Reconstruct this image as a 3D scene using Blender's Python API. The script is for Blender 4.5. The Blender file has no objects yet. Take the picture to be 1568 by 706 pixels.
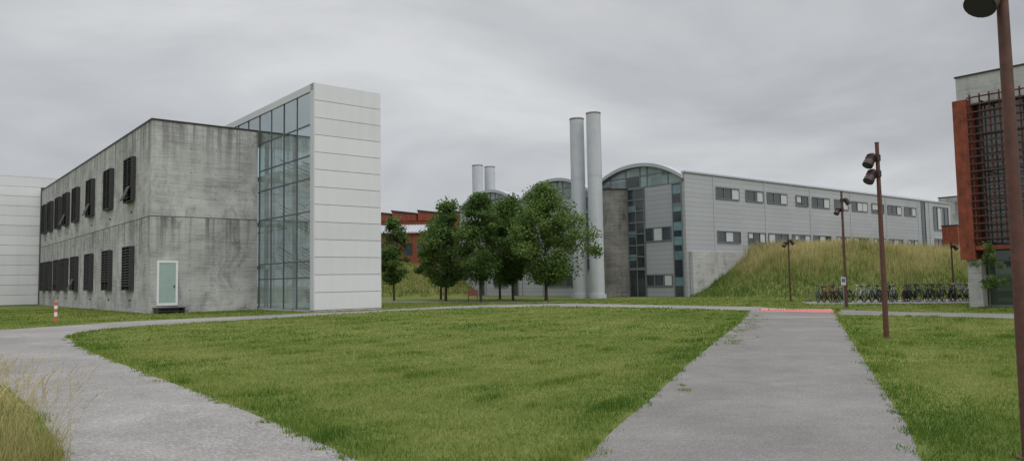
import bpy, math, random
import numpy as np
from mathutils import Vector, Matrix
random.seed(7); rng=np.random.default_rng(7)
SC=bpy.context.scene
# ------------------------------------------------------------------ node helpers
class NT:
    def __init__(s,nt): s.nt=nt; nt.nodes.clear()
    def n(s,t,ins=None,**kw):
        nd=s.nt.nodes.new(t)
        for k,v in kw.items(): setattr(nd,k,v)
        for k,v in (ins or {}).items():
            if isinstance(v,bpy.types.NodeSocket): s.nt.links.new(v,nd.inputs[k])
            else: nd.inputs[k].default_value=v
        return nd
    def coord(s,scale=(1,1,1),kind='Object'):
        t=s.n('ShaderNodeTexCoord'); m=s.n('ShaderNodeMapping',{'Vector':t.outputs[kind],'Scale':scale}); return m.outputs[0]
    def noise(s,vec,scale,detail=4,rough=.55,dist=0):
        return s.n('ShaderNodeTexNoise',{'Vector':vec,'Scale':scale,'Detail':detail,'Roughness':rough,'Distortion':dist}).outputs['Fac']
    def ramp(s,fac,stops):
        r=s.n('ShaderNodeValToRGB',{'Fac':fac}); cr=r.color_ramp
        while len(cr.elements)<len(stops): cr.elements.new(.5)
        for e,(p,c) in zip(cr.elements,stops):
            e.position=p; e.color=(c[0],c[1],c[2],1) if isinstance(c,(tuple,list)) else (c,c,c,1)
        return r.outputs[0]
    def mix(s,f,a,b,mode='MIX'):
        m=s.n('ShaderNodeMix',data_type='RGBA',blend_type=mode)
        for i,v in ((0,f),(6,a),(7,b)):
            if isinstance(v,bpy.types.NodeSocket): s.nt.links.new(v,m.inputs[i])
            else: m.inputs[i].default_value=v if i==0 else (v[0],v[1],v[2],1)
        return m.outputs[2]
    def math(s,op,a,b=0.0,c=None):
        m=s.n('ShaderNodeMath',operation=op)
        for i,v in enumerate((a,b) if c is None else (a,b,c)):
            if isinstance(v,bpy.types.NodeSocket): s.nt.links.new(v,m.inputs[i])
            else: m.inputs[i].default_value=v
        return m.outputs[0]
    def finish(s,col,rough=.6,metal=0,bump=None,bs=.3,bd=.02,spec=.5):
        p=s.n('ShaderNodeBsdfPrincipled',{'Roughness':rough,'Metallic':metal,'Specular IOR Level':spec})
        if isinstance(col,bpy.types.NodeSocket): s.nt.links.new(col,p.inputs['Base Color'])
        else: p.inputs['Base Color'].default_value=(*col,1)
        if bump is not None:
            b=s.n('ShaderNodeBump',{'Strength':bs,'Distance':bd,'Height':bump}); s.nt.links.new(b.outputs[0],p.inputs['Normal'])
        o=s.n('ShaderNodeOutputMaterial',{'Surface':p.outputs[0]}); return p
def M(name):
    m=bpy.data.materials.new(name); m.use_nodes=True; return m,NT(m.node_tree)
def simple(name,c,rough=.6,metal=0,var=.12,scale=3,spec=.5):
    m,t=M(name); v=t.coord(); n=t.noise(v,scale,5)
    col=t.mix(n,[x*(1-var) for x in c],[x*(1+var) for x in c]); t.finish(col,rough,metal,spec=spec); return m
def concrete(name,lo,hi,warm=(1,1,.97),drip=0.):
    m,t=M(name); v=t.coord()
    big=t.noise(v,.4,6,.65,.8); st=t.noise(t.coord((.35,.35,8)),1.3,6,.75); dr=t.noise(t.coord((1.6,1.6,.1)),1.0,4,.6); fine=t.noise(v,14,4,.7)
    a=t.math('MULTIPLY_ADD',big,.40,t.math('MULTIPLY_ADD',st,.34,t.math('MULTIPLY_ADD',dr,.14,t.math('MULTIPLY',fine,.12))))
    col=t.ramp(a,[(.39,[x*lo for x in warm]),(.48,[x*(lo*.5+hi*.5) for x in warm]),(.58,[x*hi for x in warm])])
    pit=t.ramp(t.noise(t.coord((.8,.8,4)),3.0,6,.8),[(.57,1.),(.68,.42)])
    col=t.mix(1.0,col,pit,'MULTIPLY')
    blot=t.ramp(t.noise(t.coord((1,1,.5),),.9,5,.7,1.2),[(.54,1.),(.70,.60)]); col=t.mix(1.0,col,blot,'MULTIPLY')
    sx=t.n('ShaderNodeSeparateXYZ',{'Vector':v}); z=t.math('FRACT',t.math('DIVIDE',sx.outputs[2],.41))
    if drip:
        zf=t.math('FRACT',t.math('DIVIDE',sx.outputs[2],6.12)); mk=t.n('ShaderNodeMapRange',{'Value':zf,'From Min':.45,'From Max':1.0,'To Min':0.,'To Max':1.}).outputs[0]
        sn=t.ramp(t.noise(t.coord((2.4,2.4,.07)),1.,5,.7),[(.46,0.),(.62,1.)]); f=t.math('MULTIPLY',t.math('MULTIPLY',mk,sn),drip); col=t.mix(f,col,(lo*.42,lo*.42,lo*.38))
    ln=t.math('LESS_THAN',z,.035); col=t.mix(t.math('MULTIPLY',ln,.25),col,(lo*.4,lo*.4,lo*.4))
    t.finish(col,.85,0,a,.5,.03,.3); return m
def panelmat(name,c,pitch):
    m,t=M(name); v=t.coord(); sx=t.n('ShaderNodeSeparateXYZ',{'Vector':v})
    z=t.math('DIVIDE',sx.outputs[2],pitch); fr=t.math('FRACT',z)
    ln=t.math('LESS_THAN',fr,.085)
    idx=t.math('FLOOR',z); xs=t.math('FLOOR',t.math('DIVIDE',t.math('ADD',sx.outputs[0],sx.outputs[1]),4.25))
    cv=t.n('ShaderNodeCombineXYZ',{'X':idx,'Y':xs}); wn=t.n('ShaderNodeTexWhiteNoise',{'Vector':cv.outputs[0]}).outputs['Value']
    big=t.noise(t.coord((.3,.3,.15)),1.2,4)
    f=t.math('MULTIPLY_ADD',wn,.3,t.math('MULTIPLY',big,.7))
    col=t.mix(f,[x*.84 for x in c],[x*1.14 for x in c]); col=t.mix(t.math('MULTIPLY',ln,.55),col,[x*.3 for x in c])
    t.finish(col,.5,.1,fr,.25,.02); return m
CONC=concrete('board_concrete',.22,.54,drip=.8); CONC2=concrete('weathered_concrete',.09,.30,(1,.96,.88)); CONC3=concrete('light_concrete',.30,.50)
WHITE,t=M('white_cladding'); v=t.coord(); sx=t.n('ShaderNodeSeparateXYZ',{'Vector':v})
cv=t.n('ShaderNodeCombineXYZ',{'X':t.math('FLOOR',t.math('DIVIDE',t.math('SUBTRACT',sx.outputs[2],.12),1.0523)),'Y':t.math('FLOOR',t.math('DIVIDE',sx.outputs[0],12.))})
wn=t.n('ShaderNodeTexWhiteNoise',{'Vector':cv.outputs[0]}).outputs['Value']; dr=t.noise(t.coord((1.8,1.8,.12)),1.2,5,.65); nn=t.noise(v,.4,4)
f=t.math('MULTIPLY_ADD',wn,.3,t.math('MULTIPLY_ADD',dr,.4,t.math('MULTIPLY',nn,.3)))
t.finish(t.ramp(f,[(.25,(.58,.585,.60)),(.5,(.655,.66,.68)),(.75,(.71,.715,.735))]),.5)
WEDGE=simple('white_edge',(.56,.565,.58),.5,0,.05,.8)
BACK=simple('dark_joint_backing',(.14,.14,.15),.8); GPAN=panelmat('grey_metal_panel',(.37,.385,.405),.42); GRIM=simple('grey_roof_metal',(.42,.44,.47),.5,.1,.08,.5)  # BACK: plain dark grey for joints and the backing behind panel gaps
GROOF=simple('vault_roof_metal',(.35,.37,.40),.5,.2)
DARK=simple('dark_metal',(.03,.028,.027),.5,.2); LOUV=simple('louvre_dark_grey',(.038,.037,.038),.6,.0)
FRAME=simple('window_frame_grey',(.17,.19,.20),.5,.1); WFRAME=simple('white_frame',(.74,.75,.76),.4)
INT=simple('interior_white',(.70,.72,.72),.7); INTD=simple('interior_dark',(.05,.06,.06),.8)
STACK,t=M('painted_steel_stack'); a=t.noise(t.coord((1.5,1.5,.12)),1.5,5,.6); b=t.noise(t.coord(),1.2,4)
t.finish(t.ramp(t.math('MULTIPLY_ADD',a,.6,t.math('MULTIPLY',b,.4)),[(.36,(.44,.46,.49)),(.5,(.49,.51,.54)),(.64,(.53,.55,.58))]),1.0,0,spec=.0)
RUST,t=M('corten_steel'); a=t.noise(t.coord(),2.5,7,.7); b=t.noise(t.coord((2,2,.3)),3,4)
t.finish(t.ramp(t.math('MULTIPLY_ADD',a,.6,t.math('MULTIPLY',b,.4)),[(.35,(.10,.026,.014)),(.5,(.20,.048,.022)),(.66,(.29,.07,.03))]),.8,0,a,.2,.01)
POLE,t=M('brown_pole_paint'); a=t.noise(t.coord(),9,6,.7); t.finish(t.ramp(a,[(.3,(.06,.024,.017)),(.7,(.13,.05,.035))]),.65,.0,a,.15,.004)
def glassmat(name,c,rough=.04,mixv=.5,spec=.9):
    m,t=M(name); v=t.coord(); sx=t.n('ShaderNodeSeparateXYZ',{'Vector':v})
    cv=t.n('ShaderNodeCombineXYZ',{'X':t.math('FLOOR',t.math('DIVIDE',t.math('ADD',sx.outputs[0],sx.outputs[1]),1.3)),'Y':t.math('FLOOR',t.math('DIVIDE',sx.outputs[2],1.0))})
    w=t.n('ShaderNodeTexWhiteNoise',{'Vector':cv.outputs[0]}).outputs['Value']
    nn=t.noise(t.coord(),1.5,3)
    f=t.math('MULTIPLY_ADD',w,mixv,t.math('MULTIPLY',nn,1-mixv))
    t.finish(t.mix(f,[x*.4 for x in c],[x*1.7 for x in c]),rough,0,spec=spec); return m
GL=glassmat('window_glass_dark',(.035,.045,.05)); GLT=glassmat('teal_glass_panel',(.13,.22,.24),.1); GLL=glassmat('pale_glass',(.20,.26,.26),.08); BLIND=simple('roller_blind',(.50,.52,.53),.6,0,.1,1)
SEE,t=M('clear_tinted_glass')
tr=t.n('ShaderNodeBsdfTransparent',{'Color':(.72,.82,.83,1)}); gl=t.n('ShaderNodeBsdfGlossy',{'Color':(.8,.88,.9,1),'Roughness':.02})
lw=t.n('ShaderNodeFresnel',{'IOR':1.4}); fa=t.math('ADD',t.math('MULTIPLY',lw.outputs[0],.55),.03)
ms=t.n('ShaderNodeMixShader',{0:fa,1:tr.outputs[0],2:gl.outputs[0]}); t.n('ShaderNodeOutputMaterial',{'Surface':ms.outputs[0]})
# ------------------------------------------------------------------ mesh helpers
class MB:
    def __init__(s): s.v=[];s.f=[];s.smooth=[]
    def box(s,x0,x1,y0,y1,z0,z1):
        b=len(s.v); s.v+=[(x0,y0,z0),(x1,y0,z0),(x1,y1,z0),(x0,y1,z0),(x0,y0,z1),(x1,y0,z1),(x1,y1,z1),(x0,y1,z1)]
        for q in ((0,3,2,1),(4,5,6,7),(0,1,5,4),(1,2,6,5),(2,3,7,6),(3,0,4,7)): s.f.append([b+i for i in q]); s.smooth.append(False)
        return s
    def hexa(s,pts):
        b=len(s.v); s.v+=[tuple(p) for p in pts]
        for q in ((0,3,2,1),(4,5,6,7),(0,1,5,4),(1,2,6,5),(2,3,7,6),(3,0,4,7)): s.f.append([b+i for i in q]); s.smooth.append(False)
        return s
    def tube(s,p0,p1,r0,r1=None,n=8,caps=True):
        r1=r0 if r1 is None else r1; p0=Vector(p0);p1=Vector(p1); d=(p1-p0).normalized()
        u=d.cross(Vector((0,0,1))); 
        if u.length<.01: u=Vector((1,0,0))
        u.normalize(); w=d.cross(u); b=len(s.v)
        for p,r in ((p0,r0),(p1,r1)):
            for i in range(n):
                a=2*math.pi*i/n; s.v.append(tuple(p+u*math.cos(a)*r+w*math.sin(a)*r))
        for i in range(n):
            j=(i+1)%n; s.f.append([b+i,b+j,b+n+j,b+n+i]); s.smooth.append(True)
        if caps:
            s.f.append([b+i for i in range(n)][::-1]); s.smooth.append(False)
            s.f.append([b+n+i for i in range(n)]); s.smooth.append(False)
        return s
    def poly(s,pts):
        b=len(s.v); s.v+=[tuple(p) for p in pts]; s.f.append(list(range(b,b+len(pts)))); s.smooth.append(False); return s
    def prism(s,prof,x0,x1):
        n=len(prof); b=len(s.v)
        for x in (x0,x1): s.v+=[(x,y,z) for y,z in prof]
        for i in range(n):
            j=(i+1)%n; s.f.append([b+i,b+n+i,b+n+j,b+j]); s.smooth.append(False)
        s.f.append([b+i for i in range(n)]); s.f.append([b+n+i for i in range(n)][::-1]); s.smooth+=[False,False]; return s
    def torus(s,c,R,r,axis='y',n=24,m=5):
        b=len(s.v); c=Vector(c)
        for i in range(n):
            A=2*math.pi*i/n
            for j in range(m):
                B=2*math.pi*j/m; rr=R+r*math.cos(B)
                s.v.append((c.x+rr*math.cos(A),c.y+r*math.sin(B),c.z+rr*math.sin(A)))
        for i in range(n):
            for j in range(m):
                s.f.append([b+i*m+j,b+((i+1)%n)*m+j,b+((i+1)%n)*m+(j+1)%m,b+i*m+(j+1)%m]); s.smooth.append(True)
        return s
    def mk(s,name,mat,parent=None,loc=None,fix=True):
        me=bpy.data.meshes.new(name); me.from_pydata(s.v,[],s.f); me.polygons.foreach_set('use_smooth',s.smooth)
        if fix:
            import bmesh
            bm=bmesh.new(); bm.from_mesh(me); bmesh.ops.recalc_face_normals(bm,faces=bm.faces)
            if any(s.smooth):
                es=[e for e in bm.edges if len(e.link_faces)==2 and e.calc_face_angle(0)>.9]
                for e in es: e.smooth=False
            bm.to_mesh(me); bm.free()
        me.materials.append(mat); ob=bpy.data.objects.new(name,me); SC.collection.objects.link(ob)
        if parent: ob.parent=parent
        if loc: ob.location=loc
        return ob
def empty(name,loc=(0,0,0),rz=0):
    e=bpy.data.objects.new(name,None); e.location=loc; e.rotation_euler=(0,0,rz); SC.collection.objects.link(e); return e
def np_mesh(name,V,k,mat,rnd=None,parent=None):
    n=V.shape[0]; me=bpy.data.meshes.new(name)
    me.vertices.add(n*k); me.vertices.foreach_set('co',V.reshape(-1).astype(np.float32))
    me.loops.add(n*k); me.loops.foreach_set('vertex_index',np.arange(n*k,dtype=np.int32))
    me.polygons.add(n); me.polygons.foreach_set('loop_start',np.arange(n,dtype=np.int32)*k)
    try: me.polygons.foreach_set('loop_total',np.full(n,k,dtype=np.int32))
    except Exception: pass
    if rnd is not None:
        at=me.attributes.new('rnd','FLOAT','POINT'); at.data.foreach_set('value',np.repeat(rnd,k).astype(np.float32))
    me.update(); me.validate(); me.materials.append(mat); ob=bpy.data.objects.new(name,me); SC.collection.objects.link(ob)
    if parent: ob.parent=parent
    return ob
def inpoly(P,poly):
    x=P[:,0];y=P[:,1]; r=np.zeros(len(P),bool); n=len(poly)
    for i in range(n):
        x1,y1=poly[i];x2,y2=poly[(i+1)%n]
        if y1==y2: continue
        c=((y1>y)!=(y2>y))&(x<(x2-x1)*(y-y1)/(y2-y1)+x1); r^=c
    return r
def segdist(X,Y,pl):
    d=np.full(X.shape,1e9)
    for (x1,y1),(x2,y2) in zip(pl[:-1],pl[1:]):
        dx,dy=x2-x1,y2-y1; tt=np.clip(((X-x1)*dx+(Y-y1)*dy)/(dx*dx+dy*dy),0,1); d=np.minimum(d,np.hypot(X-x1-tt*dx,Y-y1-tt*dy))
    return d
ROT=math.radians(39.8); E2=(math.cos(ROT),math.sin(ROT)); E1=(-math.sin(ROT),math.cos(ROT))
# ------------------------------------------------------------------ ground and paths
def grassground(name,c1,c2,c3):
    m,t=M(name); v=t.coord(); a=t.noise(v,.22,5,.6); b=t.noise(v,3.,5,.7); f=t.noise(v,40,3,.7)
    s=t.math('MULTIPLY_ADD',a,.5,t.math('MULTIPLY_ADD',b,.3,t.math('MULTIPLY',f,.2)))
    t.finish(t.ramp(s,[(.38,c1),(.5,c2),(.62,c3)]),.95,0,f,.6,.03,.1); return m
GG=grassground('lawn_soil',(.075,.105,.024),(.12,.15,.038),(.18,.19,.06))
MB().poly([(-1500,-1500,0),(1500,-1500,0),(1500,1500,0),(-1500,1500,0)]).mk('ground',GG)
def pavmat(name,lo,mid,hi,sc):
    m,t=M(name); v=t.coord(); f=t.noise(v,sc,3,.8); b=t.noise(v,.35,6,.65,.5); g=t.n('ShaderNodeTexVoronoi',{'Vector':v,'Scale':sc*.9}).outputs['Distance']; c=t.noise(v,2.2,5,.7)
    s=t.math('MULTIPLY_ADD',f,.34,t.math('MULTIPLY_ADD',b,.34,t.math('MULTIPLY_ADD',c,.18,t.math('MULTIPLY',g,.20))))
    w=(1,.955,.91); col=t.ramp(s,[(.34,[x*lo for x in w]),(.5,[x*mid for x in w]),(.66,[x*hi for x in w])])
    t.finish(col,.92,0,s,.5,.008,.2); return m
ASPH=pavmat('worn_asphalt',.095,.165,.25,48); GRAV=pavmat('light_gravel',.115,.20,.33,34)
PA=[(-1.0,3),(-1.4,6.9),(-2.5,8.5),(-4.3,10.9),(-6.1,13.2),(-8.6,16.4),(-12.3,21.3),(-15.4,26.0),(-16.2,28.7),(-16,31.5),(-14.3,34),(-12.1,36.6),(-10,40.4),(-7.2,44.2),(-3.6,47.2),(1.9,48.2),(7.9,42.9),(11.5,36.6),(13.6,37),(13.4,41.3),(11.7,43.2),(8.8,47.3),(4.1,53.1),(-2.2,52.7),(-5.2,50.4),(-7.5,46.9),(-8.9,45.2),(-12.1,42.6),(-15.6,39.4),(-18.6,36.6),(-19.6,33.3),(-20.8,30.7),(-40,22),(-40,14),(-14,15),(-8.6,12.8),(-6.2,9.9),(-4.3,7.3),(-3.6,3)]
PB=[(-1.7,-2),(.2,5),(.6,6.8),(1.1,8.3),(1.9,10.4),(3.0,13.5),(5.2,19.4),(8,26.7),(11.5,36.6),(15.4,36.4),(11.9,27.7),(8.5,19.1),(6.4,13.8),(5.1,10.5),(4.2,8.2),(3.5,6.6),(1.9,-2)]
PC=[(13.5,31.5),(15.7,29.5),(18,26.6),(27,16),(29.5,18),(20,29.9),(17,32.9),(15.6,36.0)]
PD=[(18.4,48.2),(24,49.6),(36,47),(38,40),(27,41.0),(17.4,44.2)]
PE=[(-30,70),(-11.7,70.5),(-1.5,62.7),(4.4,57.7),(4.1,56.6),(-2,59.9),(-12,67.5),(-30,67)]
def sheet(name,P,z,mat): 
    ob=MB().poly([(x,y,z) for x,y in P]).mk(name,mat); return ob
sheet('gravel_path',PA,.004,GRAV); sheet('asphalt_path',PB,.008,ASPH); sheet('side_path',PC,.006,ASPH)
sheet('bicycle_parking_pavement',PD,.005,GRAV); sheet('far_path',PE,.005,GRAV)
PINK=simple('pink_paving',(.50,.15,.14),.85,0,.15,6); sheet('pink_crossing_marking',[(11.6,36.0),(12.6,38.6),(15.4,36.2),(14.1,33.3)],.014,PINK)
PP=simple('pale_paving',(.36,.35,.33),.85)
sheet('pale_paving_strip',[(9.15,29.7),(9.22,29.95),(12.75,30.05),(12.65,29.8)],.013,PP)
sheet('pale_edge_marking',[(12.6,38.6),(12.9,39.3),(15.7,36.9),(15.4,36.2)],.013,PP)
# ------------------------------------------------------------------ blades
def blademat(name,stops,trans=.35,stripe=0.):
    m,t=M(name); v=t.coord(); at=t.n('ShaderNodeAttribute',attribute_name='rnd').outputs['Fac']
    a=t.noise(v,.2,5,.6,.3); b=t.noise(v,1.7,4,.6)
    s=t.math('MULTIPLY_ADD',a,.52,t.math('MULTIPLY_ADD',b,.28,t.math('MULTIPLY',at,.2)))
    if stripe:
        sx=t.n('ShaderNodeSeparateXYZ',{'Vector':v}); u=t.math('ADD',t.math('MULTIPLY',sx.outputs[0],.92),t.math('MULTIPLY',sx.outputs[1],-.39))
        u=t.math('ADD',u,t.math('MULTIPLY',t.noise(v,.25,2),1.2)); sn=t.math('SINE',t.math('MULTIPLY',u,3.4)); s=t.math('MULTIPLY_ADD',sn,stripe,s)
    c=t.ramp(s,stops); d=t.n('ShaderNodeBsdfDiffuse',{'Color':c}); tt=t.n('ShaderNodeBsdfTranslucent',{'Color':c})
    ms=t.n('ShaderNodeMixShader',{0:trans,1:d.outputs[0],2:tt.outputs[0]}); t.n('ShaderNodeOutputMaterial',{'Surface':ms.outputs[0]}); return m
LB=blademat('lawn_blades',[(.34,(.068,.14,.022)),(.44,(.14,.218,.038)),(.52,(.235,.28,.066)),(.63,(.36,.355,.14))],.35,.024)
O1=(-22.7,47.0);O2=(15.3,66.0);O3=(22.3,37.0)
def loc2w(o,x,y): return (o[0]+E2[0]*x+E1[0]*y,o[1]+E2[1]*x+E1[1]*y)
foot=[[loc2w(O1,x,y) for x,y in ((-.1,0),(-.1,43),(12,43),(12,-8.9),(6.8,-8.9),(6.8,0))],[loc2w(O3,x,y) for x,y in ((0,.1),(0,-25),(20,-25),(20,.1))],[loc2w(O2,x,y) for x,y in ((0,0),(0,36),(50,36),(50,0))]]
def blades(P,h,w,lean=.5,z=None):
    n=len(P); th=rng.uniform(0,2*np.pi,n); l=rng.uniform(0,2*np.pi,n); H=h*rng.uniform(.55,1.25,n); W=w*rng.uniform(.7,1.3,n); L=H*lean*rng.uniform(.1,1.,n)
    z=np.zeros(n) if z is None else z
    V=np.zeros((n,3,3)); V[:,0,0]=P[:,0]-np.cos(th)*W;V[:,0,1]=P[:,1]-np.sin(th)*W;V[:,0,2]=z
    V[:,1,0]=P[:,0]+np.cos(th)*W;V[:,1,1]=P[:,1]+np.sin(th)*W;V[:,1,2]=z
    V[:,2,0]=P[:,0]+np.cos(l)*L;V[:,2,1]=P[:,1]+np.sin(l)*L;V[:,2,2]=z+H
    return V
tot=[];RN=[]
for y0,y1,dn,h,w in ((4.5,9,1900,.042,.0036),(9,14,1000,.045,.005),(14,22,420,.047,.008),(22,38,130,.05,.016),(38,62,45,.055,.03)):
    area=(y1-y0)*(y1+y0)*.8; n=int(area*dn); y=np.sqrt(rng.uniform(y0**2,y1**2,n)); x=rng.uniform(-.8,.8,n)*y; P=np.stack([x,y],1)
    T=P+rng.normal(0,.05,P.shape)+.05*np.stack([np.sin(P[:,1]*5.1)+np.sin(P[:,1]*2.3+1)+np.sin(P[:,1]*11.3+1),np.zeros(n)],1)
    bad=np.zeros(n,bool)
    for q in (PA,PB,PC,PD,PE): bad|=inpoly(T,q)
    for q in foot: bad|=inpoly(P,q)
    P=P[~bad]
    f=np.sin(P[:,0]*1.7+np.sin(P[:,1]*1.3)*2)+np.sin(P[:,1]*2.1+P[:,0]+np.sin(P[:,0]*3.3))+np.sin(P[:,0]*4.7-P[:,1]*3.9+2*np.sin(P[:,0]*.8))
    de=np.minimum(segdist(P[:,0],P[:,1],PA[:19]),segdist(P[:,0],P[:,1],PB)); ed=np.clip(1-de/(1.6+.5*np.sin(P[:,1]*.9)),0,1)
    clump=np.clip(f*.16+1,.6,1.8)*(1+.45*ed*(de<.5)); clover=f>1.9
    V=blades(P,h,w,.9); V[:,2,2]*=clump; V[:,2,2]*=np.where(clover,1.25,1); tot.append(V); RN.append(rng.uniform(0,1,len(P))-np.where(clover,.45,0)-.42*ed)
V=np.concatenate(tot); np_mesh('lawn_grass',V,3,LB,np.concatenate(RN))
W=[]
for _ in range(90):
    k=random.random(); y=18+k*14; x=5.2+(y-19.4)*.383+.15+abs(random.gauss(0,.35)); n=random.randint(8,30); W.append(np.stack([rng.normal(x,.09,n),rng.normal(y,.12,n)],1))
for _ in range(40):
    i=random.randint(1,6);k=random.random(); x=PA[i][0]*(1-k)+PA[i+1][0]*k-abs(random.gauss(0,.1)); y=PA[i][1]*(1-k)+PA[i+1][1]*k; W.append(np.stack([rng.normal(x,.05,30),rng.normal(y,.05,30)],1))
for _ in range(22):
    i=random.randint(9,14);k=random.random(); x=PB[i][0]*(1-k)+PB[i+1][0]*k-abs(random.gauss(0,.05)); y=PB[i][1]*(1-k)+PB[i+1][1]*k; W.append(np.stack([rng.normal(x,.04,24),rng.normal(y,.09,24)],1))
W.append(np.stack([rng.normal(2.45,.05,60),rng.normal(10.9,.08,60)],1)); W.append(np.stack([rng.normal(2.5,.03,30),rng.normal(11.4,.05,30)],1))
W=np.concatenate(W); V=blades(W,.045,.007,.9); np_mesh('path_weeds',V,3,LB,rng.uniform(-.1,.8,len(V)))
# ------------------------------------------------------------------ berm
toe=[(15.2,66.2),(16.0,62.5),(17.6,59.5),(20.2,56),(24,53.2),(29,51.2),(36,49.5),(46,48)]
berm_poly=toe+[(64,60),(62,104),(40,86)]
def bh(X,Y):
    ins=inpoly(np.stack([X.ravel(),Y.ravel()],1),berm_poly).reshape(X.shape)
    d=segdist(X,Y,toe); d=np.where(ins,d,-d); tt=np.clip(d/11.5,0,1); s=tt*tt*(3-2*tt)*.5+tt*.5
    top=4.5-1.5*np.clip((X-24)/14,0,1)
    return np.where(d>0,s*top+.12*np.sin(X*.9)*np.sin(Y*.7+1)*tt,-.3*np.clip(-d,0,1))
def lh(X,Y):
    r=np.clip(1-np.hypot((X+15)/13,(Y-98)/13),0,1); return 4.3*r**.6*(r>0)-.05
def hgrid(name,fn,x0,x1,y0,y1,st,mat):
    xs=np.arange(x0,x1+st,st);ys=np.arange(y0,y1+st,st);X,Y=np.meshgrid(xs,ys);Z=fn(X,Y)
    v=np.stack([X.ravel(),Y.ravel(),Z.ravel()],1).tolist();nx=len(xs);f=[[j*nx+i,j*nx+i+1,(j+1)*nx+i+1,(j+1)*nx+i] for j in range(len(ys)-1) for i in range(nx-1)]
    me=bpy.data.meshes.new(name);me.from_pydata(v,[],f);me.polygons.foreach_set('use_smooth',[True]*len(f));me.materials.append(mat);ob=bpy.data.objects.new(name,me);SC.collection.objects.link(ob);return ob
BG=grassground('meadow_soil',(.09,.12,.03),(.15,.165,.05),(.21,.20,.075))
hgrid('grass_berm',bh,14,64,46,104,1.0,BG); hgrid('grass_mound',lh,-29,-1,84,112,1.0,BG)
BB=blademat('meadow_blades',[(.24,(.075,.15,.026)),(.38,(.15,.205,.05)),(.46,(.36,.325,.13)),(.57,(.50,.43,.21)),(.68,(.60,.52,.28))],.3)
n=90000; P=np.stack([rng.uniform(14,46,n),rng.uniform(48,84,n)],1); hz=bh(P[:,0],P[:,1]); d2=(P[:,0]-15.3)*(-E2[1])+(P[:,1]-66)*E2[0]
k=(hz>.02)&(d2<-.1); P=P[k];hz=hz[k]; V=blades(P,.75,.02,.5,hz-.02); ff=np.sin(P[:,0]*.9+np.sin(P[:,1]*.7))+np.sin(P[:,1]*1.1+P[:,0]*.5)
hh=(.38+.75*np.clip(hz/3,0,1))*(1+.2*ff); V[:,2,2]=hz+(V[:,2,2]-hz)*hh
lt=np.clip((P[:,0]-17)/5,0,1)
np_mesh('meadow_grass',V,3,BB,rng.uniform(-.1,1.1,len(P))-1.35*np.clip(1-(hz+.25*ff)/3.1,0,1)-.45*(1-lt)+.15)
n=26000; P=np.stack([rng.uniform(-28,-2,n),rng.uniform(85,100,n)],1); hz=lh(P[:,0],P[:,1]); k=hz>.03; P=P[k];hz=hz[k]
V=blades(P,.5,.035,.5,hz-.02); np_mesh('mound_grass',V,3,BB,rng.uniform(-.7,.5,len(P)))
# ------------------------------------------------------------------ concrete lab building with glass stair tower
B1=empty('concrete_laboratory_building',(*O1,0),ROT)
b=MB(); b.box(0,6.82,0,43.7,0,6.08); b.box(0,6.82,0,43.7,6.13,12.22); b.mk('concrete_walls',CONC,B1)
b=MB(); b.box(.04,6.8,.04,43.6,6.07,6.14); b.mk('floor_joint',BACK,B1)
b=MB(); b.box(-.05,6.83,-.05,43.75,12.22,12.32); b.mk('roof_coping',DARK,B1)
b=MB(); b.box(6.9,11.5,24,43.7,0,12.2); b.mk('rear_wing',CONC,B1)
wc=[4.9,11.2,17.7,23.8,28.4,32.5,37.0,40.6]
fr=MB();gl=MB();lv=MB();ven=MB()
for row,(z0,z1) in enumerate(((1.45,4.4),(7.4,10.4))):
    for i,c in enumerate(wc):
        w=1.1; 
        gl.box(-.02,-.004,c-w,c+w,z0+.05,z1-.05)
        for yy in (c-w,c+w-.07,c-.035): fr.box(-.30,-.021,yy,yy+.07,z0,z1)
        fr.box(-.30,-.021,c-w+.07,c+w-.07,z1-.06,z1); fr.box(-.30,-.021,c-w+.07,c+w-.07,z0,z0+.06)
        nsl=15; gone=random.choice([0,0,1,3]) 
        for k in range(gone,nsl):
            z=z0+.1+(z1-z0-.2)*k/nsl
            for ya,yb in ((c-w+.07,c-.04),(c+.04,c+w-.07)):
                lv.hexa([(-.30,ya,z),(-.16,ya,z+.09),(-.16,yb,z+.09),(-.30,yb,z),(-.30,ya,z+.025),(-.16,ya,z+.115),(-.16,yb,z+.115),(-.30,yb,z+.025)])
        if (row,i) in ((1,0),(1,2),(0,3),(1,4)):
            fr.hexa([(-.75,c-w+.1,z0+.06),(-.72,c-w+.1,z0+.02),(-.72,c-.1,z0+.02),(-.75,c-.1,z0+.06),(-.36,c-w+.1,z0+1.0),(-.32,c-w+.1,z0+.98),(-.32,c-.1,z0+.98),(-.36,c-.1,z0+1.0)])
        ven.box(-.025,-.003,c-.25,c+.1,z0-.75,z0-.6)
fr.mk('shutter_frames',LOUV,B1);gl.mk('window_glass',GL,B1);lv.mk('shutter_slats',LOUV,B1);ven.mk('wall_vents',DARK,B1)
b=MB(); b.box(.42,.55,-.06,-.003,.47,3.3);b.box(1.55,1.68,-.06,-.003,.47,3.3);b.box(.55,1.55,-.06,-.003,3.16,3.3);b.box(.55,1.55,-.06,-.003,.47,.62); b.mk('door_frame',WFRAME,B1)
MB().box(.55,1.55,-.03,-.004,.62,3.16).mk('door_glass',simple('frosted_door_glass',(.32,.42,.395),.3),B1)
MB().box(1.42,1.48,-.09,-.06,1.6,1.75).mk('door_handle',DARK,B1)
b=MB(); b.box(.2,1.9,-1.1,-.01,.30,.36); b.box(.25,.33,-1.05,-.1,0,.3); b.box(1.75,1.83,-1.05,-.1,0,.3); b.box(.2,1.9,-1.5,-1.12,.12,.17); b.mk('door_step_grating',DARK,B1)
b=MB()
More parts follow.
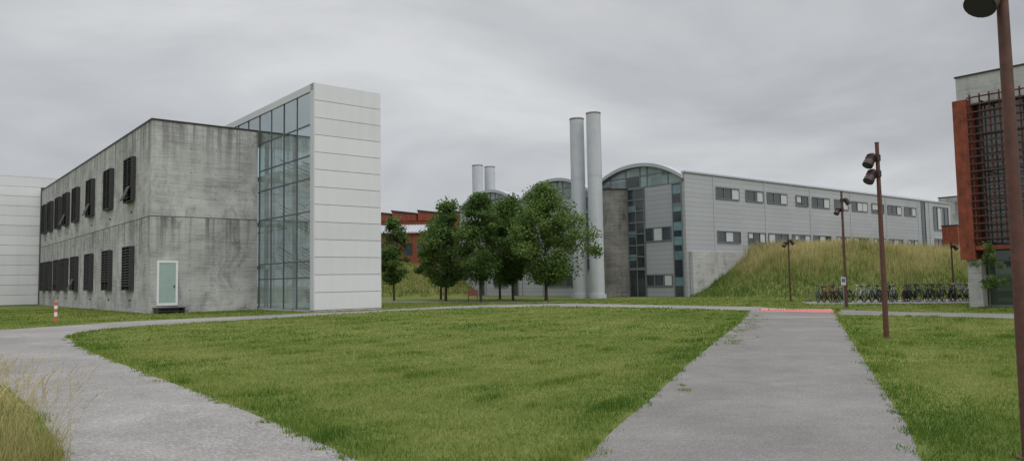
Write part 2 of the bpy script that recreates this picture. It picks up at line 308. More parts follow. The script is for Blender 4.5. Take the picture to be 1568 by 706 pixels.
for zz in (1.4,3.0,4.6,7.4,9.0,10.6):
    for xx in (2.4,4.0,5.6): b.tube((xx,-.004,zz),(xx,.02,zz),.035,n=8)
b.mk('tie_holes',DARK,B1)
bk=MB(); bk.box(7.15,11.25,-8.72,-8.3,.12,13.3); bk.mk('tower_panel_backing',BACK,B1)
pn=MB(); ph=(13.8-.12)/13
for k in range(13):
    z0=.12+k*ph; pn.box(6.9,11.4,-8.8,-8.735,z0,z0+ph-.028)
pn.mk('tower_cladding_panels',WHITE,B1)
YE=12
b=MB(); b.box(6.84,6.9,-8.8,-8.3,.1,13.8); b.box(6.84,11.4,-8.73,YE,13.35,13.79); b.box(11.32,11.4,-8.73,-7.9,.1,13.34); b.mk('tower_frame_and_roof',WEDGE,B1)
MB().box(6.9,11.4,-8.78,YE,0,.1).mk('tower_plinth',CONC3,B1)
def pane(name,pts): MB().poly(pts).mk(name,SEE,B1,fix=False)
pane('glass_wall',[(6.93,-8.29,.1),(6.93,0,.1),(6.93,0,13.34),(6.93,-8.29,13.34)])
pane('rear_glass_wall',[(11.2,-8.29,.1),(11.2,YE-.1,.1),(11.2,YE-.1,13.34),(11.2,-8.29,13.34)])
pane('end_glass_wall',[(6.96,YE-.1,.1),(11.18,YE-.1,.1),(11.18,YE-.1,13.34),(6.96,YE-.1,13.34)])
pane('clerestory_glass',[(6.93,.01,12.34),(6.93,YE-.1,12.34),(6.93,YE-.1,13.34),(6.93,.01,13.34)])
b=MB()
for yy in (-8.28,-6.25,-4.25,-2.15,-.1): 
    wd=.09 if yy in(-8.28,-4.25,-.1) else .04
    b.box(6.89,6.96,yy,yy+wd,.1,13.34)
for yy in (-8.2,-4.25,-.1,4,8,YE-.2): b.box(11.24,11.31,yy,yy+.09,.1,13.34)
for z in (2.0,3.0,6.0,8.0,9.4,11.3): b.box(6.895,6.955,-8.2,-.05,z,z+.08); 
for z in (3.0,6.0,9.4): b.box(11.245,11.305,-8.1,YE-.2,z,z+.08); b.box(7.0,11.1,YE-.17,YE-.11,z,z+.08)
for yy in (2,4,6,8,10): b.box(6.89,6.96,yy,yy+.07,12.33,13.34)
for xx in (8.3,9.7): b.box(xx,xx+.08,YE-.17,YE-.11,.1,13.34)
b.mk('curtain_wall_mullions',simple('curtain_wall_grey',(.10,.115,.12),.5,.1),B1)
b=MB(); 
for z in (3.0,6.0,9.2): b.box(7.2,11.1,-2.4,1.5,z-.26,z)
b.box(7.2,11.1,-8.2,YE-.3,.1,.16); b.box(7.2,11.1,-8.25,-7.2,1.4,1.55); b.box(7.2,11.1,-8.25,-7.2,4.4,4.55); b.box(7.2,11.1,-8.25,-7.2,7.5,7.65)
b.mk('stair_landings',INT,B1)
b=MB();rl=MB()
def flight(x0,x1,ya,za,yb,zb):
    n=9
    for i in range(n):
        y=ya+(yb-ya)*i/n; y2=ya+(yb-ya)*(i+1)/n; z=za+(zb-za)*(i+1)/n; b.box(x0,x1,min(y,y2),max(y,y2),z-.06,z)
    for x in (x0,x1-.06): b.hexa([(x,ya,za-.3),(x+.06,ya,za-.3),(x+.06,yb,zb-.3),(x,yb,zb-.3),(x,ya,za),(x+.06,ya,za),(x+.06,yb,zb),(x,yb,zb)])
    for x in (x0,x1):
        for h in (1.0,.75,.5,.25): rl.tube((x,ya,za+h),(x,yb,zb+h),.025 if h<1 else .045,n=5)
for z in (0.16,3.0,6.0):
    flight(9.3,10.9,-2.4,z,-7.2,z+1.45); flight(7.4,9.0,-7.2,z+1.5,-2.4,z+3.0)
b.mk('stair_flights',INT,B1); rl.mk('stair_railings',DARK,B1)
b=MB()
for x,y in ((7.3,-.4),(7.3,-5.0),(10.8,-.4),(10.8,-5.2)): b.tube((x,y,.1),(x,y,13.3),.14,n=12)
b.mk('tower_columns',FRAME,B1)
B1b=empty('white_panel_building',(*O1,0),ROT)
MB().box(-29.9,3.9,43.95,60,0,13.5).mk('backing',BACK,B1b)
b=MB(); ph=13.6/13
for k in range(13):
    for x0,x1 in ((-30,-18.03),(-18,-6.03),(-6,-.10)): b.box(x0,x1,43.86,43.94,.05+k*ph,.05+k*ph+ph-.03)
    if k>=12: b.box(-.1,3.9,43.86,43.94,.05+k*ph,.05+k*ph+ph-.03)
b.mk('cladding_panels',WHITE,B1b); MB().box(-30,4,43.85,60,13.62,13.68).mk('parapet_cap',WEDGE,B1b)
# ------------------------------------------------------------------ grey vaulted building
B2=empty('vaulted_grey_building',(*O2,0),math.radians(38.5))
b=MB(); b.box(0,56,0,35,0,10.2); b.box(.3,56,.002,34.9,10.21,11.0); b.mk('panelled_walls',GPAN,B2)
MB().box(0,55.9,-.02,-.003,4.0,11.0).mk('long_facade_cladding',panelmat('grey_metal_panel_lit',(.41,.425,.445),.42),B2)  # lighter copy of the gable panel: this side's stronger light is in the colour
MB().box(.4,9.5,-.35,-.03,0,4.0).mk('concrete_plinth_wall',CONC3,B2)
MB().box(-.05,56,-.14,0.3,11.0,11.14).mk('eave_trim',GRIM,B2)
arches=[(0.05,11.2),(11.8,22.7),(23.4,34.7)]
vl=MB();lu=MB();rim=MB();mu=MB();dl=MB()
def arcz(u): return 10.75+1.65*(1-abs(2*u-1)**2.15)
for ya,yb in arches:
    n=24; pr=[(ya+(yb-ya)*i/n,arcz(i/n)) for i in range(n+1)]
    vl.prism([(ya,10.22)]+pr+[(yb,10.22)],.12,56)
    ins=[(ya+.25+(yb-ya-.5)*i/n,arcz(i/n)-.3) for i in range(n+1)]
    lu.prism([(ya+.25,10.24)]+ins+[(yb-.25,10.24)],.04,.119)
    for i in range(n):
        (y0,z0),(y1,z1)=pr[i],pr[i+1]
        rim.hexa([(-.35,y0,z0-.26),(.3,y0,z0-.26),(.3,y1,z1-.26),(-.35,y1,z1-.26),(-.35,y0,z0+.06),(.3,y0,z0+.06),(.3,y1,z1+.06),(-.35,y1,z1+.06)])
    for u in (.16,.38,.46,.62,.8):
        y=ya+(yb-ya)*u; mu.box(-.02,.04,y-.05,y+.05,10.24,arcz(u)-.26)
    mu.box(-.02,.04,ya+.2,yb-.2,10.14,10.24); mu.box(-.015,.035,ya+1.6,yb-1.6,11.25,11.32)
    dl.box(.01,.039,ya+(yb-ya)*.47,ya+(yb-ya)*.61,10.3,11.24)
    dl.box(.01,.039,ya+(yb-ya)*.81,ya+(yb-ya)*.93,10.3,10.7)
vl.mk('barrel_vault_roofs',GROOF,B2); lu.mk('lunette_glass',GLL,B2); rim.mk('vault_rims',GRIM,B2); mu.mk('lunette_mullions',FRAME,B2); dl.mk('lunette_dark_panes',GL,B2)
g=MB();tl=MB();f=MB();bd=MB()
def win(y0,y1,z0,z1,nm=2,mt=None):
    (mt or g).box(-.03,-.003,y0,y1,z0,z1)
    for i in range(nm+1):
        y=y0+(y1-y0)*i/nm; f.box(-.09,-.031,y-.03,y+.03,z0,z1)
    f.box(-.085,-.031,y0,y1,z0-.05,z0+.03); f.box(-.085,-.031,y0,y1,z1-.03,z1+.05)
win(4.75,6.75,2.6,10.1,2); 
for k in range(7): f.box(-.088,-.032,4.75,6.75,2.6+k*1.07,2.72+k*1.07)
for z in (3.4,5.6,8.0): tl.box(-.05,-.0305,5.8,6.7,z,z+.55)
win(4.75,6.75,.0,2.5,2)
win(.35,1.35,.0,10.1,1)
for z in (1.0,3.3,4.6,5.9,7.6,9.2): tl.box(-.05,-.0305,.4,1.3,z,z+.75)
win(1.6,4.7,5.1,6.3,3); win(1.6,4.7,1.0,2.0,3); bd.box(-.045,-.0305,2.7,3.6,5.15,6.25); bd.box(-.045,-.0305,1.7,2.5,1.05,1.95)
win(14.6,18.9,1.0,2.1,4); win(13,14.2,0,2.5,1); win(19.8,21.8,5.1,6.3,2); win(14.6,18.9,5.1,6.3,4)
win(11.9,13.0,2.6,10.0,1)
for k in range(6): f.box(-.088,-.032,11.9,13.0,2.6+k*1.2,2.72+k*1.2)
win(23.6,24.6,0,10,1); win(25.5,29,5.1,6.3,3); win(25.5,28,1.0,2.1,2); win(30,31,0,2.5,1); win(31.5,34,5.1,6.3,2)
for s in (4.72,10.4,19.4,22.9,29.7): f.box(-.04,-.003,s-.1,s-.04,0,10.1)
g.mk('gable_glazing',GL,B2);tl.mk('teal_spandrels',GLT,B2);f.mk('gable_frames',FRAME,B2);bd.mk('gable_blinds',BLIND,B2)
g=MB();f=MB();bd=MB();rb=MB()
def lwin(x0,x1,z0,z1,nm):
    g.box(x0,x1,-.05,-.021,z0,z1)
    for i in range(nm+1):
        x=x0+(x1-x0)*i/nm; f.box(x-.03,x+.03,-.11,-.051,z0,z1)
    f.box(x0,x1,-.105,-.051,z0-.06,z0+.02); f.box(x0,x1,-.14,-.051,z1-.02,z1+.07)
ribs=[4.1,12.3,20.6,29,37.5,46]
for i,s in enumerate(ribs):
    rb.box(s-.05,s+.05,-.07,-.0205,3.5,11.0)
    if i<5:
        o=random.uniform(-.4,.4)
        lwin(s+.4,s+3.9,8.95,9.95,3); lwin(s+5.2+o,s+7.9,8.95,9.95,2)
        bd.box(s+random.choice([1.6,2.75]),s+3.85,-.07,-.0505,9.0,9.9)
        if i%2: bd.box(s+5.4+o,s+6.5,-.07,-.0505,9.3,9.9)
        else: bd.box(s+6.9,s+7.8,-.07,-.0505,9.0,9.9)
        lwin(s+.4,s+3.9,4.9,5.9,3); lwin(s+5.0-o,s+8.0,4.9,5.9,3)
        bd.box(s+(.5 if i%2 else 1.7),s+(1.5 if i%2 else 2.7),-.07,-.0505,5.0,5.85); bd.box(s+7.1,s+7.9,-.07,-.0505,5.0,5.85); bd.box(s+5.2,s+5.9,-.07,-.0505,5.4,5.85)
lwin(47,48,3.5,10.9,1); lwin(50.5,55,7.4,10.4,4); lwin(50.5,55,4.6,6.2,4); bd.box(51.8,53,-.07,-.0505,7.5,10.3)
rb.box(49.2,49.35,-.09,-.0205,3.5,11.0)
g.mk('strip_window_glass',GL,B2);f.mk('strip_window_frames',FRAME,B2);bd.mk('window_blinds',BLIND,B2);rb.mk('facade_ribs',GRIM,B2)
b=MB()
for x,y in ((14,9),(33,6),(45,4)): b.tube((x,y,11.2),(x,y,12.5),.15,n=10)
b.mk('roof_vents',STACK,B2)
b=MB(); cx,cy,R=-.1,8.55,1.75
b.tube((cx,cy,0),(cx,cy,10.15),R,n=40); o=b.mk('round_concrete_tower',CONC2,B2)
b=MB(); b.tube((cx,cy,10.16),(cx,cy,10.25),R+.05,n=40); b.mk('round_tower_cap',DARK,B2)
b=MB()
for z in (2.0,4.05,6.1,8.15): b.tube((cx,cy,z),(cx,cy,z+.04),R+.006,n=40)
b.mk('round_tower_joints',BACK,B2)
MB().box(-.2,2,35.05,39,0,2.3).mk('low_end_wall',CONC3,B2)
def stack(x,y,h,r,name='steel_chimney'):
    e=empty(name,(x,y,0)); b=MB(); b.tube((0,0,0),(0,0,.35),r*1.25,n=32); b.tube((0,0,.35),(0,0,h),r,n=40); b.mk('shaft',STACK,e)
    b=MB(); 
    for z in (h*.33,h*.66): b.tube((0,0,z),(0,0,z+.05),r+.01,n=40)
    b.mk('flange_rings',GRIM,e)
    b=MB(); b.tube((0,0,h),(0,0,h+.14),r+.02,n=40); b.mk('weathered_rim',CONC2,e)
    b=MB(); b.tube((0,0,h+.141),(0,0,h+.15),r*.85,n=30); b.mk('flue_opening',DARK,e)
stack(6.2,69.2,16.5,.66); stack(7.6,67.8,16.7,.66)
stack(-4.5,100,17.1,.72); stack(-2.9,101.5,17.1,.72)
# ------------------------------------------------------------------ corten / rear buildings
R1=empty('red_sawtooth_building',(-23,118,0),.0)
MB().box(0,17,0,14,0,11.4).mk('corten_walls',RUST,R1)
b=MB()
for i in range(4): b.hexa([(i*4.1,-.1,11.41),(i*4.1+3.9,-.1,11.41),(i*4.1+3.9,12,11.41),(i*4.1,12,11.41),(i*4.1,-.1,12.9),(i*4.1+3.9,-.1,12.4),(i*4.1+3.9,12,12.4),(i*4.1,12,12.9)])
b.mk('sawtooth_rooflights',RUST,R1)
b=MB()
for i in range(4): b.hexa([(i*4.1-.1,-.2,12.91),(i*4.1+4,-.2,12.41),(i*4.1+4,12.1,12.41),(i*4.1-.1,12.1,12.91),(i*4.1-.1,-.2,13.15),(i*4.1+4,-.2,12.65),(i*4.1+4,12.1,12.65),(i*4.1-.1,12.1,13.15)])
b.mk('rooflight_caps',DARK,R1)
R2=empty('red_workshop_building',(-22,106,0),.0)
MB().box(0,10.5,0,9,0,8.6).mk('corten_walls',RUST,R2)
MB().hexa([(-.2,-.4,8.7),(10.7,-.4,8.7),(10.3,9,10.4),(-.2,9,10.4),(-.2,-.4,8.85),(10.7,-.4,8.85),(10.3,9,10.55),(-.2,9,10.55)]).mk('metal_roof',GRIM,R2)
b=MB()
for i in range(22): b.hexa([(i*.49,-.4,8.86),(i*.49+.05,-.4,8.86),(i*.49+.05,9,10.56),(i*.49,9,10.56),(i*.49,-.4,8.93),(i*.49+.05,-.4,8.93),(i*.49+.05,9,10.63),(i*.49,9,10.63)])
b.mk('roof_seams',GROOF,R2)
b=MB()
for i in range(5): b.box(.6+i*2,1.9+i*2,-.03,-.004,5.6,7.2)
b.mk('windows',GL,R2)
R3=empty('corten_annex_building',(49.3,83,0),math.radians(38.5)); MB().box(0,14,0,1.6,0,7.0).mk('corten_walls',RUST,R3); MB().box(-.05,14.05,-.05,1.65,7.0,7.1).mk('roof_cap',DARK,R3)
R4=empty('concrete_tower_block',(66,110,0),math.radians(38.5)); MB().box(0,8,0,3,0,13.0).mk('concrete_walls',CONC,R4); MB().box(-.05,8.05,-.05,3.05,13.0,13.15).mk('roof_cap',DARK,R4)
# ------------------------------------------------------------------ right building
B3=empty('corten_screen_building',(*O3,0),ROT)
MB().box(0,18,-26,0,9.95,11.35).mk('concrete_parapet',CONC3,B3); MB().box(-.06,18.05,-26,.05,11.35,11.42).mk('parapet_cap',DARK,B3)
MB().box(.55,18,-26,-.05,3.0,9.94).mk('upper_core',simple('curtain_interior',(.06,.07,.06),.7),B3)
b=MB(); b.box(-.02,.6,-.62,0.02,2.3,9.94); b.box(-.55,-.021,-.62,-.55,2.3,10.1); b.box(-.55,-.021,-.1,0.02,2.3,10.1); b.box(-.56,-.54,-.62,.02,2.3,10.1)
b.box(-.5,.5,-26,-.63,2.75,2.95); b.mk('corten_fin',RUST,B3)
MB().box(.5,.545,-26,-.66,2.96,9.93).mk('upper_glass',glassmat('upper_glass_mat',(.06,.075,.07)),B3)
YEL=simple('yellow_curtain',(.30,.30,.06),.4,0,.3,1)
b=MB(); b.box(.47,.495,-3.9,-2.6,3.0,6.4); b.box(.47,.495,-9.5,-7.6,3.0,6.0); b.mk('yellow_blinds',YEL,B3)
b=MB()
y=-.75
while y>-26:
    b.box(-.53,-.47,y-.03,y+.03,3.1,10.3); y-=.42
z=3.3
while z<10.4:
    b.box(-.60,-.531,-26,-.63,z-.03,z+.03); z+=.36
for z in (3.0,4.8,6.6,8.4,10.2): b.box(-.52,.49,-26,-25.9,z,z+.05)
for yy in np.arange(-1.2,-25,-2.4):
    for z in (3.05,6.5,9.9): b.box(-.47,.46,yy-.03,yy+.03,z,z+.06)
b.mk('corten_lattice_screen',simple('dark_corten_bars',(.08,.027,.02),.7),B3)
b=MB()
for yy in np.arange(-.7,-25.5,-1.2): b.box(.42,.469,yy-.03,yy+.03,2.96,9.93)
for z in (3.0,5.2,6.6,8.4): b.box(.425,.465,-26,-.66,z,z+.07)
b.mk('upper_mullions',DARK,B3)
b=MB(); b.box(-.25,.35,-.75,-.15,0,2.3); b.box(-.25,.35,-13,-12.4,0,2.74); b.mk('concrete_columns',CONC3,B3)
MB().box(.8,18,-26,-.4,0.001,2.99).mk('ground_floor_interior',INTD,B3)
MB().box(.7,.78,-26,-.4,.1,2.74).mk('ground_floor_glass',glassmat('ground_glass',(.05,.08,.06),.03),B3)
b=MB()
for yy in np.arange(-.5,-25.5,-1.5): b.box(.62,.70,yy-.04,yy+.04,.1,2.74)
b.box(.62,.70,-26,-.4,.0,.1); b.box(.63,.69,-26,-.4,2.2,2.26); b.mk('ground_floor_frames',FRAME,B3)
# ------------------------------------------------------------------ trees
BARK=simple('bark',(.07,.06,.05),.9,0,.35,12)
LEAF,t=M('tree_leaves'); v=t.coord(); at=t.n('ShaderNodeAttribute',attribute_name='rnd').outputs['Fac']; a=t.noise(v,1.3,4)
s=t.math('MULTIPLY_ADD',a,.5,t.math('MULTIPLY',at,.5)); c=t.ramp(s,[(.22,(.04,.082,.018)),(.48,(.085,.15,.032)),(.78,(.17,.25,.06))])
d=t.n('ShaderNodeBsdfPrincipled',{'Base Color':c,'Roughness':.55,'Specular IOR Level':.3}); tt=t.n('ShaderNodeBsdfTranslucent',{'Color':c}); ms=t.n('ShaderNodeMixShader',{0:.38,1:d.outputs[0],2:tt.outputs[0]}); t.n('ShaderNodeOutputMaterial',{'Surface':ms.outputs[0]})
def tree(x,y,h,w,zb,nl=8000,ls=.085,tr=.11,name='deciduous_tree',ncl=62,bright=0.,low=.8):
    e=empty(name,(x,y,0)); b=MB(); sx,sy=random.uniform(-.15,.15),random.uniform(-.15,.15)
    pts=[Vector((0,0,-.05)),Vector((sx*.3,sy*.3,zb*.6)),Vector((sx,sy,zb)),Vector((sx*1.3,sy,zb+(h-zb)*.45)),Vector((sx,sy*1.5,h*.93))]
    rs=[tr*1.25,tr,tr*.85,tr*.5,tr*.12]
    for i in range(4): b.tube(pts[i],pts[i+1],rs[i],rs[i+1],8,False)
    cl=[]; ph=random.uniform(0,6.28)
    for _ in range(ncl):
        u=random.uniform(0,1)**1.1; z=zb*low+(h*.97-zb*low)*u; an=random.uniform(0,6.283)
        prof=(u/.28)**.55 if u<.28 else max(.05,1-((u-.28)/.76)**1.7)
        prof*=1+.22*math.sin(3*an+ph+u*7)
        rr=w/2*.95*max(.06,prof)*random.uniform(.03,1)**.5*random.uniform(.8,1.25)
        c=Vector((sx+math.cos(an)*rr,sy+math.sin(an)*rr,z)); cl.append((c,random.uniform(.065,.145)*w,random.random()))
        zt=max(zb*.85,z-rr*.9-.3); k=min(1,max(0,(zt-zb)/(h-zb))); st=pts[2].lerp(pts[4],k)
        md=st.lerp(c,.5)+Vector((0,0,-.1)); b.tube(st,md,tr*.28*(1-k*.7),tr*.18,5,False); b.tube(md,c,tr*.18,.012,5,False)
    b.mk('trunk_and_limbs',BARK,e,fix=False)
    C=np.array([list(c[0]) for c in cl]);R=np.array([c[1] for c in cl]);Q=np.array([c[2] for c in cl])
    idx=rng.integers(0,len(cl),nl); dv=rng.normal(0,1,(nl,3)); dv/=np.linalg.norm(dv,axis=1)[:,None]; rad=R[idx]*rng.uniform(.1,1.5,nl)**.75
    P=C[idx]+dv*rad[:,None]*np.array([1.2,1.2,.8]); kk=P[:,2]>zb*.62; P=P[kk]; idx=idx[kk]; n=len(P)
    a=rng.normal(0,1,(n,3));a/=np.linalg.norm(a,axis=1)[:,None]; bb=rng.normal(0,1,(n,3)); bb-=a*np.sum(a*bb,1)[:,None]; bb/=np.linalg.norm(bb,axis=1)[:,None]
    S=(ls*rng.uniform(.6,1.3,n))[:,None]
    V=np.stack([P-a*S,P+bb*S*.6,P+a*S,P-bb*S*.6],1)
    np_mesh('leaves',V,4,LEAF,np.clip(Q[idx]*.55+rng.uniform(0,.45,n)+bright,0,1.2),e)
tree(-11.2,71,7.9,3.9,2.2,8500,.12,.09)
tree(-5.9,66,8.9,5.3,1.9,16500,.12,.11)
tree(-2.6,61,8.8,4.5,2.1,13500,.11,.1,bright=-.05)
tree(0.0,64,9.1,5.0,2.0,15000,.115,.1)
tree(2.7,61.5,9.4,7.0,2.1,23000,.115,.12,ncl=105,bright=.22)
tree(-7.0,73,8.2,4.4,2.2,7500,.12,.1)
tree(-1.2,69,8.6,5.0,2.2,9000,.12,.1)
tree(22.05,34.9,3.1,1.5,1.2,1700,.055,.03,'sapling_tree',20,.3)
tree(23.5,33.6,3.0,1.2,1.5,1000,.05,.025,'sapling_tree',14,.3)
# ------------------------------------------------------------------ street lamps
def lamp(x,y,h,heads,r=.06,off=.24):
    e=empty('street_lamp',(x,y,0)); b=MB(); b.tube((0,0,0),(0,0,.02),r*2,n=16); b.tube((0,0,.02),(0,0,h),r*1.15,r*.8,16); b.tube((0,0,h),(0,0,h+.03),r*.9,n=16); b.mk('pole',POLE,e)
    b=MB(); d=MB()
    for z,sd in heads:
        c=Vector((sd*off,-.02,z)); b.tube((0,0,z+.06),c+Vector((0,0,.04)),.03,n=8)
        b.tube((0,0,z-.03),(0,0,z+.13),r*1.25,n=16)
        ax=Vector((sd*.55,-.25,-.8)).normalized()
        b.tube(c-ax*.14,c+ax*.10,.105,.125,20); b.tube(c-ax*.19,c-ax*.14,.06,.1,20); b.tube(c+ax*.10,c+ax*.2,.135,.135,20)
        d.tube(c+ax*.2,c+ax*.204,.12,.12,20)
        for k in (-.1,-.05,0): b.tube(c+ax*k,c+ax*(k+.015),.135,.135,20)
    b.mk('spotlight_heads',HEADM,e); d.mk('lenses',DARK,e)
HEADM=simple('lamp_head_metal',(.045,.024,.02),.5,.1)
lamp(9.6,19.5,5.05,[(4.62,-1),(4.2,-1)],.06,.2)
lamp(17.0,38.5,5.95,[(5.45,1),(4.95,-1)],.065)
lamp(18.5,50.3,4.35,[(3.95,1),(3.8,-1)],.06)
lamp(29.4,50.3,3.75,[(3.4,1)],.06)
lamp(4.44,6.6,5.1,[(4.13,-1),(4.6,-1)],.055,.14)
e=empty('striped_bollard',(-22.2,36.6,0)); b=MB();c=MB()
for i,(z0,z1) in enumerate(((0,.3),(.3,.5),(.5,.66),(.66,.82),(.82,1.0))): (b if i%2==0 else c).tube((0,0,z0),(0,0,z1),.075,n=14)
b.tube((0,0,1.0),(0,0,1.05),.07,.03,14)
b.mk('red_bands',simple('faded_red',(.5,.13,.10),.6),e);c.mk('white_bands',WFRAME,e)
e=empty('information_sign',(-3.2,60,0)); b=MB(); b.tube((-.35,0,0),(-.35,0,.95),.03);b.tube((.35,0,0),(.35,0,.95),.03);b.mk('posts',POLE,e); MB().box(-.42,.42,-.04,-.031,.55,1.0).mk('board',simple('sign_red',(.22,.06,.05),.6),e)
e=empty('parking_sign',(16.75,38.2,0)); b=MB(); b.tube((0,0,0),(0,0,1.6),.025);b.mk('post',FRAME,e); MB().box(-.12,.12,-.045,-.03,1.15,1.55).mk('plate',simple('sign_grey',(.45,.46,.48),.5),e); MB().box(-.08,.08,-.05,-.0455,1.3,1.48).mk('blue_field',simple('sign_blue',(.06,.10,.22),.5),e)
# ------------------------------------------------------------------ bicycles
TY=simple('tyre',(.02,.02,.02),.8)
def bike(x,y,rz,mat,basket=False):
    e=empty('bicycle',(x,y,.006),rz); e.rotation_euler=(random.uniform(-.08,.08),0,rz)
    b=MB()
    for cx in (-.52,.52):
        b.torus((cx,0,.34),.32,.022)
        for k in range(8):
            a=math.pi*k/8; b.tube((cx-math.cos(a)*.31,0,.34-math.sin(a)*.31),(cx+math.cos(a)*.31,0,.34+math.sin(a)*.31),.003,n=3,caps=False)
        b.tube((cx,-.05,.34),(cx,.05,.34),.03,n=8)
    b.box(-.36,-.12,-.07,.07,.93,.99); b.tube((.40,-.30,1.06),(.40,-.2,1.04),.02,n=6); b.tube((.40,.30,1.06),(.40,.2,1.04),.02,n=6); b.tube((-.06,-.03,.29),(-.06,.03,.29),.1,n=14); b.tube((-.06,-.12,.14),(-.06,.12,.44),.012,n=5)
    b.mk('wheels_saddle_grips',TY,e)
    b=MB(); P={'bb':(-.06,0,.29),'st':(-.22,0,.82),'hd':(.36,0,.84),'hb':(.40,0,.68),'rw':(-.52,0,.34),'fw':(.52,0,.34)}
    for p,q in (('bb','st'),('st','hd'),('bb','hb'),('bb','rw'),('st','rw'),('hb','fw'),('hd','hb')): b.tube(P[p],P[q],.022,n=6)
    b.tube(P['st'],(-.25,0,.94),.015,n=6); b.tube(P['hd'],(.35,0,1.04),.018,n=6); b.tube((.35,-.22,1.05),(.35,.22,1.05),.016,n=6)
    for cx in (-.52,.52):
        for k in range(8):
            a=math.radians(20+k*18); a2=math.radians(38+k*18)
            b.tube((cx+.375*math.cos(a),0,.34+.375*math.sin(a)),(cx+.375*math.cos(a2),0,.34+.375*math.sin(a2)),.014,n=4)
    if basket: 
        for z in (.82,.88,.94,1.0): b.box(.46,.74,-.16,-.15,z,z+.02);b.box(.46,.74,.15,.16,z,z+.02);b.box(.73,.74,-.15,.15,z,z+.02)
        for k in range(6): b.box(.46+k*.055,.465+k*.055,-.162,-.15,.82,1.02)
        b.box(.46,.74,-.15,.15,.81,.82)
    else: b.box(-.72,-.34,-.06,.06,.74,.76)
    b.mk('frame',mat,e)
BM=[simple('bike_%d'%i,c,.35,.2) for i,c in enumerate([(.02,.02,.022),(.5,.51,.52),(.03,.05,.12),(.16,.03,.03),(.03,.05,.04),(.02,.02,.02),(.35,.36,.38)])]
for i in range(24):
    k=i/23; x=18.9+8.9*k+random.uniform(-.12,.12); y=46.4-1.5*k+random.uniform(-.25,.25)
    if i in (5,): continue
    bike(x,y,math.radians(random.choice([35,215])+random.uniform(-16,16)),BM[random.randrange(7)],i%4==1)
e=empty('bicycle_rack',(0,0,0)); b=MB()
for i in range(7):
    k=i/6; x=18.8+9*k; y=46.9-1.5*k; b.tube((x-.3,y,0),(x-.3,y,.7),.02,n=6); b.tube((x+.3,y+.25,0),(x+.3,y+.25,.7),.02,n=6); b.tube((x-.3,y,.7),(x+.3,y+.25,.7),.02,n=6)
b.mk('hoops',FRAME,e)
# ------------------------------------------------------------------ tall dry grass at the near left
STRAW=blademat('dry_grass_stems',[(.22,(.15,.19,.05)),(.36,(.29,.28,.10)),(.5,(.45,.38,.18)),(.7,(.58,.49,.28))],.3)
reg=[(-4.25,5.0),(-4.3,7.0),(-6.3,9.7),(-8.8,12.6),(-14,12.5),(-12,5)]
def stems(n,hl,w,bend,heads,poly):
    P=[]
    while len(P)<n:
        q=rng.uniform([-14,5],[-4.1,12.8],(4000,2)); P+=q[inpoly(q,poly)].tolist()
    P=np.array(P[:n]); out=[];
    H=rng.uniform(hl[0],hl[1],n); th=rng.uniform(0,6.283,n); bd=bend*H*rng.uniform(.15,1,n); dx=np.cos(th)*bd+.08*H; dy=np.sin(th)*bd; az=rng.uniform(0,6.283,n)
    seg=4; C=[]
    for k in range(seg+1):
        u=k/seg; C.append(np.stack([P[:,0]+dx*u**2,P[:,1]+dy*u**2,H*(u-.15*u**3*bend)],1))
    wx=np.stack([np.cos(az),np.sin(az),np.zeros(n)],1)
    for k in range(seg):
        w0=w*(1-.75*k/seg);w1=w*(1-.75*(k+1)/seg); out.append(np.stack([C[k]-wx*w0,C[k]+wx*w0,C[k+1]+wx*w1,C[k+1]-wx*w1],1))
    rn=[rng.uniform(0,1,n)]*seg
    if heads:
        T=C[-1];D=C[-1]-C[-2];D/=np.linalg.norm(D,axis=1)[:,None]
        for j in range(16):
            o=rng.normal(0,1,(n,3)); o/=np.linalg.norm(o,axis=1)[:,None]; s0=T-D*(j*.012)
            tip=s0+D*.018+o*.012; out.append(np.stack([s0-wx*.0018,s0+wx*.0018,tip+wx*.0026,tip-wx*.0026],1)); rn.append(np.full(n,.85))
    return np.concatenate(out),np.concatenate(rn)
edge=[(-4.1,5.0),(-4.1,7.1),(-5.0,8.1),(-6.3,8.6),(-7.5,8.0),(-7,5)]
V1,r1=stems(6000,(.15,.42),.0035,.8,False,reg); V2,r2=stems(1200,(.5,1.05),.0020,.55,True,edge); V4,r4=stems(5500,(.10,.40),.0032,.9,False,edge); V3,r3=stems(700,(.5,.9),.0019,.35,True,reg)
VV=np.concatenate([V1,V2,V3,V4]); rr=np.concatenate([r1*.8-.4,r2+.15,r3,r4*.9-.4]); np_mesh('tall_dry_grass',VV,4,STRAW,rr)
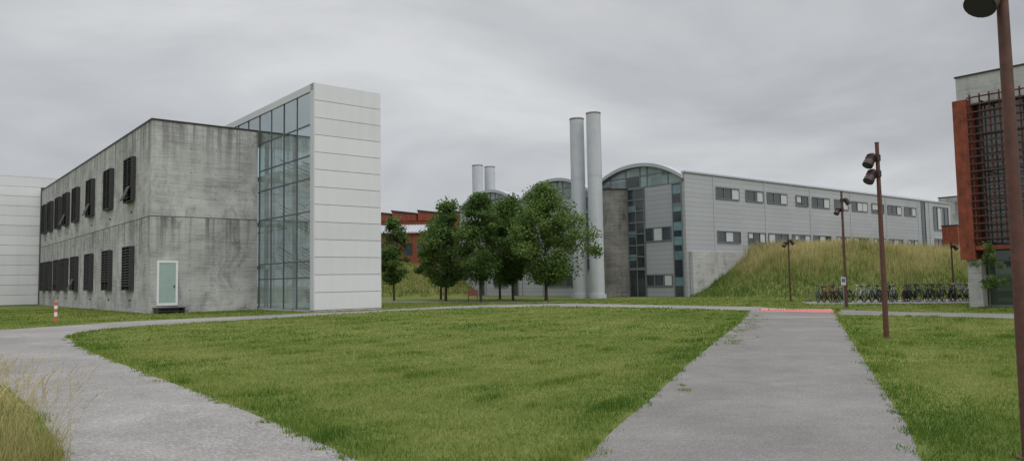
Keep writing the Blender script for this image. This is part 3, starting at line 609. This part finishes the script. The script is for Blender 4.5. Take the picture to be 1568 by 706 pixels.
# ------------------------------------------------------------------ world, sun, camera
w=bpy.data.worlds.new('World'); SC.world=w; w.use_nodes=True; t=NT(w.node_tree)
SE,SA=math.radians(48),math.radians(150)
sky=t.n('ShaderNodeTexSky',sky_type='NISHITA'); sky.sun_disc=False; sky.sun_elevation=SE; sky.sun_rotation=SA
tc=t.n('ShaderNodeTexCoord').outputs['Generated']; sp=t.n('ShaderNodeSeparateXYZ',{'Vector':tc}); z=t.math('MAXIMUM',sp.outputs[2],0.)
dn=t.math('ADD',z,.24); cv=t.n('ShaderNodeCombineXYZ',{'X':t.math('DIVIDE',sp.outputs[0],dn),'Y':t.math('DIVIDE',sp.outputs[1],dn),'Z':3.7}).outputs[0]
c1=t.noise(cv,.8,5,.5,.7); c2=t.noise(cv,2.2,5,.55,.5)
cc=t.math('MULTIPLY_ADD',c1,.84,t.math('MULTIPLY',c2,.16))
col=t.ramp(cc,[(.35,(.40,.415,.44)),(.45,(.50,.51,.53)),(.54,(.60,.61,.625)),(.64,(.73,.74,.75))])
hz=t.n('ShaderNodeMapRange',{'Value':z,'From Min':.0,'From Max':.14,'To Min':.6,'To Max':0.}).outputs[0]
col=t.mix(hz,col,(.64,.65,.67))
zb=t.n('ShaderNodeMapRange',{'Value':z,'From Min':.36,'From Max':.95,'To Min':1.,'To Max':3.6}); 
col2=t.n('ShaderNodeVectorMath',{0:col,'Scale':zb.outputs[0]},operation='SCALE').outputs[0]
b1=t.n('ShaderNodeBackground',{'Color':col2,'Strength':1.0}); b2=t.n('ShaderNodeBackground',{'Color':sky.outputs[0],'Strength':.06})
mx=t.n('ShaderNodeMixShader',{0:.12,1:b1.outputs[0],2:b2.outputs[0]}); t.n('ShaderNodeOutputWorld',{'Surface':mx.outputs[0]})
L=bpy.data.lights.new('sun','SUN'); L.energy=1.0; L.angle=math.radians(50); L.color=(1,.97,.92); lo=bpy.data.objects.new('sun',L); SC.collection.objects.link(lo)
dv=Vector((math.sin(SA)*math.cos(SE),math.cos(SA)*math.cos(SE),math.sin(SE))); lo.rotation_euler=dv.to_track_quat('Z','Y').to_euler()
cam=bpy.data.cameras.new('camera'); co=bpy.data.objects.new('camera',cam); SC.collection.objects.link(co); SC.camera=co
cam.sensor_width=36; cam.lens=36*1150/1568; cam.clip_end=4000; cam.clip_start=.1
co.matrix_world=Matrix.Translation((0,0,1.6))@Matrix.Rotation(math.radians(90+3.9),4,'X')@Matrix.Rotation(-.0167,4,'Z')
SC.view_settings.view_transform='Standard'; SC.view_settings.look='None'; SC.view_settings.exposure=0
